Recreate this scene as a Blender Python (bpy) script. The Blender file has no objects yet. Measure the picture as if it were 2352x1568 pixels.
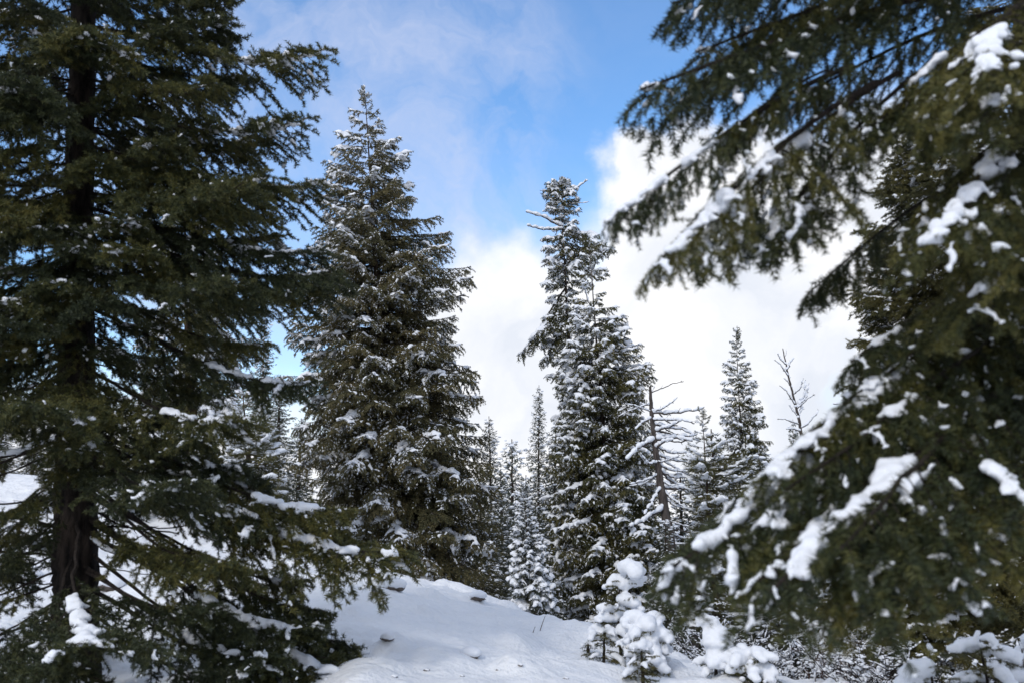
import bpy, math, random
import numpy as np
from mathutils import Vector, Matrix

S = bpy.context.scene
COL = S.collection
rng0 = np.random.default_rng(7)
random.seed(7)

# ------------------------------------------------------------------ camera
PITCH = math.radians(10.0)
CAMZ = 1.6
cam_d = bpy.data.cameras.new('camera')
cam_d.lens = 35.0
cam_d.sensor_width = 36.0
cam_d.clip_end = 5000
cam_d.clip_start = 0.05
cam_d.dof.use_dof = True
cam_d.dof.focus_distance = 31.0
cam_d.dof.aperture_fstop = 2.2
cam = bpy.data.objects.new('camera', cam_d)
COL.objects.link(cam)
cam.location = (0, 0, CAMZ)
cam.rotation_euler = (math.pi / 2 + PITCH, 0, 0)
S.camera = cam
FQ = 2352 * 35 / 36.0          # focal length in photograph pixels (2352 wide)


def P(px, py, Y):
    """world point seen at photograph pixel (px,py) at world depth Y"""
    a = (px - 1176) / FQ
    b = (784 - py) / FQ
    dy = math.cos(PITCH) - b * math.sin(PITCH)
    dz = math.sin(PITCH) + b * math.cos(PITCH)
    s = Y / dy
    return np.array([a * s, Y, CAMZ + dz * s])


def D(px, py):
    v = P(px, py, 1.0) - np.array([0, 0, CAMZ])
    return v / np.linalg.norm(v)


# ------------------------------------------------------------------ world
SUN_EL, SUN_AZ = math.radians(38), math.radians(-150)   # azimuth clockwise from +Y
w = bpy.data.worlds.new('World')
S.world = w
w.use_nodes = True
nt = w.node_tree
nt.nodes.clear()
N = nt.nodes.new
LK = nt.links.new
out = N('ShaderNodeOutputWorld')
bg = N('ShaderNodeBackground')
bg.inputs['Strength'].default_value = 0.15
LK(bg.outputs[0], out.inputs[0])
sky = N('ShaderNodeTexSky')
sky.sky_type = 'NISHITA'
sky.sun_disc = False
sky.sun_elevation = SUN_EL
sky.sun_rotation = SUN_AZ
sky.air_density = 1.0
sky.dust_density = 0.3
sky.ozone_density = 3.5
tc = N('ShaderNodeTexCoord')


def math_node(op, a, b=None, clamp=False):
    n = N('ShaderNodeMath')
    n.operation = op
    n.use_clamp = clamp
    for i, v in enumerate((a, b)):
        if v is None:
            continue
        if isinstance(v, (int, float)):
            n.inputs[i].default_value = v
        else:
            LK(v, n.inputs[i])
    return n.outputs[0]


def noise_node(scale, detail, rough, vec, mult=(1, 1, 1), color=False):
    m = N('ShaderNodeMapping')
    m.inputs['Scale'].default_value = mult
    LK(vec, m.inputs['Vector'])
    n = N('ShaderNodeTexNoise')
    n.inputs['Scale'].default_value = scale
    n.inputs['Detail'].default_value = detail
    n.inputs['Roughness'].default_value = rough
    LK(m.outputs[0], n.inputs['Vector'])
    return n.outputs['Color' if color else 'Fac']


def warp(amount, scale, detail, mult=(1, 1, 1)):
    c = noise_node(scale, detail, 0.55, tc.outputs['Generated'], mult, True)
    v1 = N('ShaderNodeVectorMath'); v1.operation = 'SUBTRACT'
    LK(c, v1.inputs[0]); v1.inputs[1].default_value = (.5, .5, .5)
    v2 = N('ShaderNodeVectorMath'); v2.operation = 'SCALE'
    LK(v1.outputs[0], v2.inputs[0]); v2.inputs['Scale'].default_value = amount
    v3 = N('ShaderNodeVectorMath'); v3.operation = 'ADD'
    LK(tc.outputs['Generated'], v3.inputs[0]); LK(v2.outputs[0], v3.inputs[1])
    v4 = N('ShaderNodeVectorMath'); v4.operation = 'NORMALIZE'
    LK(v3.outputs[0], v4.inputs[0])
    return v4.outputs[0]


def blob(vec, px, py, rad_px, soft=0.35):
    c = D(px, py)
    r = rad_px / FQ
    n = N('ShaderNodeVectorMath'); n.operation = 'DOT_PRODUCT'
    LK(vec, n.inputs[0]); n.inputs[1].default_value = tuple(c)
    m = N('ShaderNodeMapRange'); m.interpolation_type = 'SMOOTHSTEP'
    LK(n.outputs['Value'], m.inputs['Value'])
    m.inputs['From Min'].default_value = math.cos(r * (1 + soft))
    m.inputs['From Max'].default_value = math.cos(r * (1 - soft))
    return m.outputs[0]


def maxall(xs):
    o = xs[0]
    for x in xs[1:]:
        o = math_node('MAXIMUM', o, x)
    return o


wv = warp(0.22, 6.5, 8)
cum = [blob(wv, 1600, 450, 140, .2), blob(wv, 1720, 650, 340, .15), blob(wv, 1200, 890, 325, .22), blob(wv, 2120, 640, 360, .4),
       blob(wv, 1560, 950, 420, .3)]
sep = N('ShaderNodeSeparateXYZ')
LK(wv, sep.inputs[0])
# a bank of cloud all round the horizon
mr = N('ShaderNodeMapRange'); mr.interpolation_type = 'SMOOTHSTEP'
LK(sep.outputs['Z'], mr.inputs['Value'])
mr.inputs['From Min'].default_value = 0.16
mr.inputs['From Max'].default_value = 0.07
# broken cloud over the rest of the sky
gen = noise_node(2.6, 8, .55, wv, (1, 1, 1.6))
mg = N('ShaderNodeMapRange'); mg.interpolation_type = 'SMOOTHSTEP'
LK(gen, mg.inputs['Value'])
mg.inputs['From Min'].default_value = 0.40
mg.inputs['From Max'].default_value = 0.55
hole = math_node('SUBTRACT', 1.0, blob(tc.outputs['Generated'], 1150, 500, 1250, .2), True)
cumulus = maxall(cum + [mr.outputs[0], math_node('MULTIPLY', hole, mg.outputs[0])])
wv2 = warp(0.5, 3.0, 6)
veil_n = noise_node(4.0, 9, .6, wv2, (1.4, 1, 2.2))
mv = N('ShaderNodeMapRange')
LK(veil_n, mv.inputs['Value'])
mv.inputs['From Min'].default_value = 0.34
mv.inputs['From Max'].default_value = 0.64
veil = math_node('MULTIPLY', math_node('ADD', math_node('MULTIPLY', blob(wv2, 780, 240, 480, .45), .62), .06), mv.outputs[0], True)
veil = math_node('MAXIMUM', veil, math_node('MULTIPLY', blob(wv, 700, 600, 420, .5), .22))
mixv = N('ShaderNodeMix'); mixv.data_type = 'RGBA'
hs_ = N('ShaderNodeHueSaturation')
hs_.inputs['Saturation'].default_value = 1.13
hs_.inputs['Value'].default_value = 1.32
LK(sky.outputs[0], hs_.inputs['Color'])
LK(veil, mixv.inputs[0]); LK(hs_.outputs[0], mixv.inputs[6])
mixv.inputs[7].default_value = (4.1, 4.4, 5.5, 1)
# cloud colour: softly varying grey to white
cn = noise_node(6.0, 6, .5, wv, (1, 1, 1.5))
cr = N('ShaderNodeValToRGB')
LK(cn, cr.inputs[0])
cr.color_ramp.elements[0].position = .35
cr.color_ramp.elements[0].color = (.72, .76, .84, 1)
cr.color_ramp.elements[1].position = .62
cr.color_ramp.elements[1].color = (.97, .97, .99, 1)
sc = N('ShaderNodeVectorMath'); sc.operation = 'SCALE'
LK(cr.outputs[0], sc.inputs[0]); sc.inputs['Scale'].default_value = 6.75
mixc = N('ShaderNodeMix'); mixc.data_type = 'RGBA'
LK(cumulus, mixc.inputs[0]); LK(mixv.outputs[2], mixc.inputs[6]); LK(sc.outputs[0], mixc.inputs[7])
LK(mixc.outputs[2], bg.inputs['Color'])

sun_d = bpy.data.lights.new('sun', 'SUN')
sun_d.energy = 1.35
sun_d.angle = math.radians(10)
sun_d.color = (1, .95, .88)
sun = bpy.data.objects.new('sun', sun_d)
COL.objects.link(sun)
sun.location = (-10, -10, 30)
sd = Vector((math.sin(SUN_AZ) * math.cos(SUN_EL), math.cos(SUN_AZ) * math.cos(SUN_EL), math.sin(SUN_EL)))
sun.rotation_euler = sd.to_track_quat('Z', 'Y').to_euler()

S.view_settings.view_transform = 'Standard'
S.view_settings.look = 'None'
S.view_settings.exposure = 0.18
S.view_settings.gamma = 1.0
S.view_settings.use_curve_mapping = False
S.render.engine = 'CYCLES'
S.cycles.use_denoising = True
S.cycles.denoiser = 'OPENIMAGEDENOISE'
S.cycles.denoising_input_passes = 'RGB_ALBEDO_NORMAL'
S.cycles.max_bounces = 6
S.cycles.diffuse_bounces = 4
S.cycles.glossy_bounces = 2
S.cycles.transmission_bounces = 2


# ------------------------------------------------------------------ materials
def mat_base(name):
    m = bpy.data.materials.new(name)
    m.use_nodes = True
    t = m.node_tree
    b = t.nodes['Principled BSDF']
    return m, t, b


def ramp(t, fac, stops):
    r = t.nodes.new('ShaderNodeValToRGB')
    e = r.color_ramp.elements
    while len(e) < len(stops):
        e.new(.5)
    for x, (p, c) in zip(e, stops):
        x.position = p
        x.color = (*c, 1)
    t.links.new(fac, r.inputs[0])
    return r.outputs[0]


def mat_needles(name, stops, var=.35):
    m, t, b = mat_base(name)
    a = t.nodes.new('ShaderNodeAttribute')
    a.attribute_name = 'tint'
    oi = t.nodes.new('ShaderNodeObjectInfo')
    ad = t.nodes.new('ShaderNodeMath'); ad.operation = 'MULTIPLY_ADD'
    t.links.new(oi.outputs['Random'], ad.inputs[0])
    ad.inputs[1].default_value = var
    t.links.new(a.outputs['Fac'], ad.inputs[2])
    sb = t.nodes.new('ShaderNodeMath'); sb.operation = 'SUBTRACT'
    t.links.new(ad.outputs[0], sb.inputs[0]); sb.inputs[1].default_value = var * .5
    c = ramp(t, sb.outputs[0], stops)
    t.links.new(c, b.inputs['Base Color'])
    b.inputs['Roughness'].default_value = .55
    b.inputs['Specular IOR Level'].default_value = .3
    return m


NEED_A = mat_needles('fir needles dark', [(0, (.019, .027, .013)), (.45, (.043, .052, .019)), (.8, (.100, .096, .025)), (1, (.14, .12, .03))], .6)
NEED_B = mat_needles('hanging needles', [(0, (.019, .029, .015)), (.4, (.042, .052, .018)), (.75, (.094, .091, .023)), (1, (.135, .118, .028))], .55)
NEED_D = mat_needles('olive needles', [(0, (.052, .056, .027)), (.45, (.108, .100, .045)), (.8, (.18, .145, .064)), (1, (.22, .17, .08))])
NEED_F = mat_needles('deep olive needles', [(0, (.036, .043, .021)), (.45, (.080, .078, .030)), (.8, (.145, .126, .038)), (1, (.17, .14, .045))])
NEED_FAR = mat_needles('distant needles', [(0, (.028, .037, .025)), (.5, (.056, .062, .038)), (1, (.10, .09, .05))])


def mat_bark(name, c0, c1, scale=9):
    m, t, b = mat_base(name)
    tcn = t.nodes.new('ShaderNodeTexCoord')
    mp = t.nodes.new('ShaderNodeMapping')
    mp.inputs['Scale'].default_value = (1, 1, .22)
    t.links.new(tcn.outputs['Object'], mp.inputs['Vector'])
    n = t.nodes.new('ShaderNodeTexNoise')
    n.inputs['Scale'].default_value = scale
    n.inputs['Detail'].default_value = 8
    n.inputs['Roughness'].default_value = .65
    t.links.new(mp.outputs[0], n.inputs['Vector'])
    c = ramp(t, n.outputs['Fac'], [(.38, c0), (.64, c1)])
    t.links.new(c, b.inputs['Base Color'])
    bp = t.nodes.new('ShaderNodeBump')
    bp.inputs['Strength'].default_value = 1.0
    bp.inputs['Distance'].default_value = .07
    t.links.new(n.outputs['Fac'], bp.inputs['Height'])
    t.links.new(bp.outputs[0], b.inputs['Normal'])
    b.inputs['Roughness'].default_value = .9
    b.inputs['Specular IOR Level'].default_value = .2
    return m


BARK = mat_bark('brown bark', (.030, .021, .016), (.10, .072, .055))
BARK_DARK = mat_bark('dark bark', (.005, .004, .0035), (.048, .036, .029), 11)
BARK_GREY = mat_bark('weathered grey wood', (.045, .038, .034), (.12, .10, .09), 12)
TWIG = mat_bark('twig bark', (.018, .014, .012), (.050, .038, .031), 30)
RED_TWIG = mat_bark('reddish stems', (.06, .03, .022), (.13, .07, .05), 30)


def mat_snow(name, bump_scale, dist, color=(.80, .82, .86)):
    m, t, b = mat_base(name)
    tcn = t.nodes.new('ShaderNodeTexCoord')
    n = t.nodes.new('ShaderNodeTexNoise')
    n.inputs['Scale'].default_value = bump_scale
    n.inputs['Detail'].default_value = 6
    n.inputs['Roughness'].default_value = .6
    t.links.new(tcn.outputs['Object'], n.inputs['Vector'])
    c = ramp(t, n.outputs['Fac'], [(.3, tuple(x * .95 for x in color)), (.7, color)])
    t.links.new(c, b.inputs['Base Color'])
    bp = t.nodes.new('ShaderNodeBump')
    bp.inputs['Strength'].default_value = .5
    bp.inputs['Distance'].default_value = dist
    t.links.new(n.outputs['Fac'], bp.inputs['Height'])
    t.links.new(bp.outputs[0], b.inputs['Normal'])
    b.inputs['Roughness'].default_value = .75
    b.inputs['Specular IOR Level'].default_value = .25
    return m


SNOW = mat_snow('branch snow', 22, .02)
SNOW_G = mat_snow('ground snow', 4.2, .30, (.83, .845, .87))

_m, _t, _b = mat_base('stone')
_n = _t.nodes.new('ShaderNodeTexNoise')
_n.inputs['Scale'].default_value = 8
_n.inputs['Detail'].default_value = 7
_t.links.new(ramp(_t, _n.outputs['Fac'], [(.3, (.05, .042, .036)), (.7, (.16, .13, .11))]), _b.inputs['Base Color'])
_b.inputs['Roughness'].default_value = .95
STONE = _m


# ------------------------------------------------------------------ mesh helpers
class MeshBuf:
    def __init__(self):
        self.v, self.f, self.m, self.t = [], [], [], []
        self.n = 0

    def add(self, v, f, mat=0, tint=None):
        v = np.asarray(v, float).reshape(-1, 3)
        f = np.asarray(f, int).reshape(-1, 3)
        self.v.append(v)
        self.f.append(f + self.n)
        self.m.append(np.full(len(f), mat, int))
        self.t.append(np.full(len(v), .5) if tint is None else np.asarray(tint, float))
        self.n += len(v)

    def mesh(self, name, mats, smooth=False):
        v = np.concatenate(self.v); f = np.concatenate(self.f)
        me = bpy.data.meshes.new(name)
        me.vertices.add(len(v)); me.vertices.foreach_set('co', v.astype(np.float32).ravel())
        me.loops.add(len(f) * 3); me.loops.foreach_set('vertex_index', f.astype(np.int32).ravel())
        me.polygons.add(len(f))
        me.polygons.foreach_set('loop_start', np.arange(0, len(f) * 3, 3, dtype=np.int32))
        me.polygons.foreach_set('loop_total', np.full(len(f), 3, np.int32))
        me.polygons.foreach_set('material_index', np.concatenate(self.m).astype(np.int32))
        me.polygons.foreach_set('use_smooth', np.full(len(f), smooth))
        for x in mats:
            me.materials.append(x)
        at = me.attributes.new('tint', 'FLOAT', 'POINT')
        at.data.foreach_set('value', np.concatenate(self.t).astype(np.float32))
        me.update(calc_edges=True)
        return me


def norm(a):
    return a / np.maximum(np.linalg.norm(a, axis=-1, keepdims=True), 1e-9)


def tube(buf, path, r, sides=5, mat=0, cap=True, ridges=0, rng=None):
    path = np.asarray(path, float)
    n = len(path)
    r = np.broadcast_to(np.asarray(r, float), (n,))
    T = norm(np.gradient(path, axis=0))
    up = np.array([0, 0, 1.0]) if abs(T[0, 2]) < .9 else np.array([1.0, 0, 0])
    A = norm(np.cross(T, up)); B = np.cross(T, A)
    th = np.arange(sides) * 2 * np.pi / sides
    rr = r[:, None] * np.ones((1, sides))
    if ridges and rng is not None:
        rr = rr * (1 + ridges * rng.normal(size=(n, sides)) * .5 + ridges * rng.normal(size=(1, sides)))
    v = path[:, None] + rr[..., None] * (np.cos(th)[None, :, None] * A[:, None] + np.sin(th)[None, :, None] * B[:, None])
    i = np.arange(n - 1)[:, None] * sides; j = np.arange(sides)[None]; k = (j + 1) % sides
    a = i + j; b = i + k; c = i + sides + k; d = i + sides + j
    f = np.concatenate([np.stack([a, b, c], -1).reshape(-1, 3), np.stack([a, c, d], -1).reshape(-1, 3)])
    vv = v.reshape(-1, 3)
    if cap:
        vv = np.concatenate([vv, path[-1:] + T[-1:] * r[-1]])
        q = (n - 1) * sides
        f = np.concatenate([f, [[q + x, q + (x + 1) % sides, n * sides] for x in range(sides)]])
    buf.add(vv, f, mat)


def prisms(buf, p0, p1, r, mat):
    """three sided stems for many straight segments at once"""
    n = len(p0)
    if n == 0:
        return
    T = norm(p1 - p0)
    A = norm(np.cross(T, np.array([.3, .2, 1.0]))); B = np.cross(T, A)
    vs = []
    for k in range(3):
        a = k * 2 * np.pi / 3
        o = (math.cos(a) * A + math.sin(a) * B) * r
        vs += [p0 + o, p1 + o * .6]
    v = np.stack(vs, 1).reshape(-1, 3)
    base = (np.arange(n) * 6)[:, None, None]
    f = []
    for k in range(3):
        a, b = 2 * k, 2 * k + 1
        c, d = 2 * ((k + 1) % 3), 2 * ((k + 1) % 3) + 1
        f += [[a, c, d], [a, d, b]]
    buf.add(v, (base + np.array(f)[None]).reshape(-1, 3), mat)


_t = (1 + 5 ** .5) / 2


def ico(sub):
    v = [(-1, _t, 0), (1, _t, 0), (-1, -_t, 0), (1, -_t, 0), (0, -1, _t), (0, 1, _t), (0, -1, -_t), (0, 1, -_t), (_t, 0, -1), (_t, 0, 1), (-_t, 0, -1), (-_t, 0, 1)]
    v = [tuple(x) for x in norm(np.array(v))]
    f = [(0, 11, 5), (0, 5, 1), (0, 1, 7), (0, 7, 10), (0, 10, 11), (1, 5, 9), (5, 11, 4), (11, 10, 2), (10, 7, 6), (7, 1, 8), (3, 9, 4), (3, 4, 2), (3, 2, 6), (3, 6, 8), (3, 8, 9), (4, 9, 5), (2, 4, 11), (6, 2, 10), (8, 6, 7), (9, 8, 1)]
    for _ in range(sub):
        cache, g = {}, []

        def mid(a, b):
            k = (min(a, b), max(a, b))
            if k not in cache:
                m = np.array(v[a]) + np.array(v[b])
                v.append(tuple(m / np.linalg.norm(m)))
                cache[k] = len(v) - 1
            return cache[k]
        for a, b, c in f:
            ab, bc, ca = mid(a, b), mid(b, c), mid(c, a)
            g += [(a, ab, ca), (b, bc, ab), (c, ca, bc), (ab, bc, ca)]
        f = g
    return np.array(v), np.array(f)


ICO0, ICO1, ICO2 = ico(0), ico(1), ico(2)
OCT = (np.array([[1, 0, 0], [0, 1, 0], [-1, 0, 0], [0, -1, 0], [0, 0, 1], [0, 0, -.35]], float),
       np.array([[0, 1, 4], [1, 2, 4], [2, 3, 4], [3, 0, 4], [1, 0, 5], [2, 1, 5], [3, 2, 5], [0, 3, 5]]))


def ellipsoids(buf, c, ax, ay, az, tmpl, mat=0):
    """many copies of a template; ax ay az are (n,3) half axes"""
    n = len(c)
    if n == 0:
        return
    tv, tf = tmpl
    v = c[:, None] + tv[None, :, 0:1] * ax[:, None] + tv[None, :, 1:2] * ay[:, None] + tv[None, :, 2:3] * az[:, None]
    f = tf[None] + (np.arange(n) * len(tv))[:, None, None]
    buf.add(v.reshape(-1, 3), f.reshape(-1, 3), mat)


def balls(buf, c, r, flat=.75, tmpl=ICO1, mat=0):
    c = np.asarray(c, float).reshape(-1, 3)
    r = np.broadcast_to(np.asarray(r, float), (len(c),))[:, None]
    ellipsoids(buf, c, r * np.array([[1., 0, 0]]), r * np.array([[0, 1., 0]]), r * flat * np.array([[0, 0, 1.]]), tmpl, mat)


def remeshed(buf, voxel, smooth=2):
    """fuse overlapping lumps of snow into one skin, returned as verts, tris"""
    me = buf.mesh('snow_lumps', [])
    o = bpy.data.objects.new('snow_lumps', me)
    COL.objects.link(o)
    r = o.modifiers.new('r', 'REMESH'); r.mode = 'VOXEL'; r.voxel_size = voxel
    if smooth:
        s = o.modifiers.new('s', 'SMOOTH'); s.factor = .5; s.iterations = smooth
    dg = bpy.context.evaluated_depsgraph_get()
    e = o.evaluated_get(dg)
    m2 = e.to_mesh()
    m2.calc_loop_triangles()
    v = np.empty(len(m2.vertices) * 3, np.float32); m2.vertices.foreach_get('co', v)
    f = np.empty(len(m2.loop_triangles) * 3, np.int32); m2.loop_triangles.foreach_get('vertices', f)
    e.to_mesh_clear()
    bpy.data.objects.remove(o); bpy.data.meshes.remove(me)
    return v.reshape(-1, 3), f.reshape(-1, 3)


_lat = np.random.default_rng(3).uniform(-1, 1, (256, 256))


def vnoise(x, y):
    xi = np.floor(x).astype(int); yi = np.floor(y).astype(int)
    fx = x - xi; fy = y - yi
    fx = fx * fx * (3 - 2 * fx); fy = fy * fy * (3 - 2 * fy)
    g = lambda a, b: _lat[a % 256, b % 256]
    return (g(xi, yi) * (1 - fx) + g(xi + 1, yi) * fx) * (1 - fy) + (g(xi, yi + 1) * (1 - fx) + g(xi + 1, yi + 1) * fx) * fy


# ------------------------------------------------------------------ boughs
UP = np.array([0, 0, 1.0])


def bough_skeleton(rng, p):
    L = p['L']
    n = 20
    t = np.linspace(0, 1, n)
    wob = np.cumsum(rng.normal(size=n)) * L * .006
    main = np.stack([L * t, wob, L * (-p['b'] * t ** 2 + p['c'] * t ** 4)], 1)
    paths = [(main, L * p.get('thick', .011))]
    seg0, seg1, segw = [], [], []      # foliage carrying segments
    ter = []

    def add_seg(path, s0, wgt):
        k = len(path)
        for i in range(k - 1):
            if (i + .5) / (k - 1) >= s0:
                seg0.append(path[i]); seg1.append(path[i + 1]); segw.append(wgt)
    add_seg(main, p['bare'] + .12, 1.0)
    ts = np.arange(p['bare'], .985, p['sec_sp'] / L)
    if p.get('tuft'):
        ts = np.sort(np.concatenate([ts, rng.uniform(.72, .985, p['tuft'])]))
    side = 1
    for tt in ts:
        side = -side
        tt = min(.99, tt + rng.uniform(-.3, .3) * p['sec_sp'] / L)
        i = min(n - 2, int(tt * (n - 1)))
        fr = tt * (n - 1) - i
        base = main[i] * (1 - fr) + main[i + 1] * fr
        tan = norm(main[i + 1] - main[i])
        prof = min(1, ((tt - p['bare'] + .06) / .30)) ** .7 * (1 - tt) ** p.get('pe', .75) + p.get('tipmin', .055)
        l = L * p['w'] * prof * rng.uniform(.7, 1.15)
        ang = math.radians(rng.uniform(42, 62)) * side
        lat = np.array([-tan[1], tan[0], 0]); lat = norm(lat)
        d = tan * math.cos(ang) + lat * math.sin(ang) + UP * (rng.uniform(-.12, .10) - p['pend'] * .25)
        d = norm(d)
        k = max(4, int(l / p['res']) + 2)
        s = np.linspace(0, 1, k)[:, None]
        path = base + d * l * s + tan * l * .14 * s ** 2 - UP * l * p['droop'] * rng.uniform(.6, 1.3) * s ** 2
        path = path + np.cumsum(rng.normal(size=(k, 3)), 0) * l * .012
        paths.append((path, max(.0025, .010 * l * p.get('secthick', 1))))
        add_seg(path, .22, .8)
        m = int(l / p['ter_sp'])
        if m < 1:
            continue
        sp = (np.arange(m) + rng.uniform(.2, .8, m)) / m
        sp = sp[sp > .08]
        x = sp * (k - 1); i0 = np.minimum(x.astype(int), k - 2); fx = (x - i0)[:, None]
        p0 = path[i0] * (1 - fx) + path[i0 + 1] * fx
        tn = norm(path[i0 + 1] - path[i0])
        sd = norm(np.cross(tn, UP)) * np.where(np.arange(len(sp)) % 2 == 0, 1, -1)[:, None]
        a3 = np.radians(rng.uniform(35, 65, len(sp)))[:, None]
        pend = p['pend'] * rng.uniform(.3, 1.3, (len(sp), 1))
        d3 = norm(tn * np.cos(a3) + sd * np.sin(a3) * (1 - .5 * np.minimum(pend, 1)) - UP * pend + rng.normal(size=(len(sp), 3)) * p.get('spread', .12))
        l3 = (p['ter_len'] * rng.uniform(.45, 1.15, len(sp)) * (1.0 - .55 * sp))[:, None]
        q1 = p0 + d3 * l3 * .5
        d4 = norm(d3 - UP * pend * .7)
        q2 = q1 + d4 * l3 * .5
        seg0.extend(p0); seg1.extend(q1); seg0.extend(q1); seg1.extend(q2)
        segw.extend([.6] * len(p0)); segw.extend([.4] * len(p0))
        ter.append((p0, q1, q2))
    return main, paths, np.array(seg0), np.array(seg1), np.array(segw), ter


def needles(buf, rng, s0, s1, p, mat=0):
    ln = np.linalg.norm(s1 - s0, axis=1)
    cnt = np.maximum(1, np.round(ln / p['nsp'] * rng.uniform(.8, 1.2, len(ln)))).astype(int)
    idx = np.repeat(np.arange(len(ln)), cnt)
    u = rng.uniform(0, 1.05, len(idx))[:, None]
    T = norm(s1 - s0)[idx]
    base = s0[idx] + (s1 - s0)[idx] * u
    r = rng.normal(size=(len(idx), 3))
    r[:, 2] = r[:, 2] * p.get('flat', .8) + p.get('upb', .15)
    r = norm(r - (r * T).sum(1, keepdims=True) * T)
    A = np.radians(rng.uniform(p.get('a0', 35), p.get('a1', 68), len(idx)))[:, None]
    d = T * np.cos(A) + r * np.sin(A)
    nl = (p['nl'] * rng.uniform(.65, 1.15, len(idx)))[:, None]
    wv_ = norm(np.cross(d, rng.normal(size=(len(idx), 3)))) * (p['nw'] * .5)
    v = np.stack([base + wv_, base - wv_, base + d * nl], 1).reshape(-1, 3)
    f = np.arange(len(idx) * 3).reshape(-1, 3)
    st = rng.uniform(.15, .65, len(s0))[idx]
    tint = np.clip(st + rng.normal(size=len(idx)) * .10, 0, 1)
    tint = np.repeat(tint, 3)
    tint[2::3] = np.clip(tint[2::3] + .18, 0, 1)
    buf.add(v, f, mat, tint)


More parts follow.
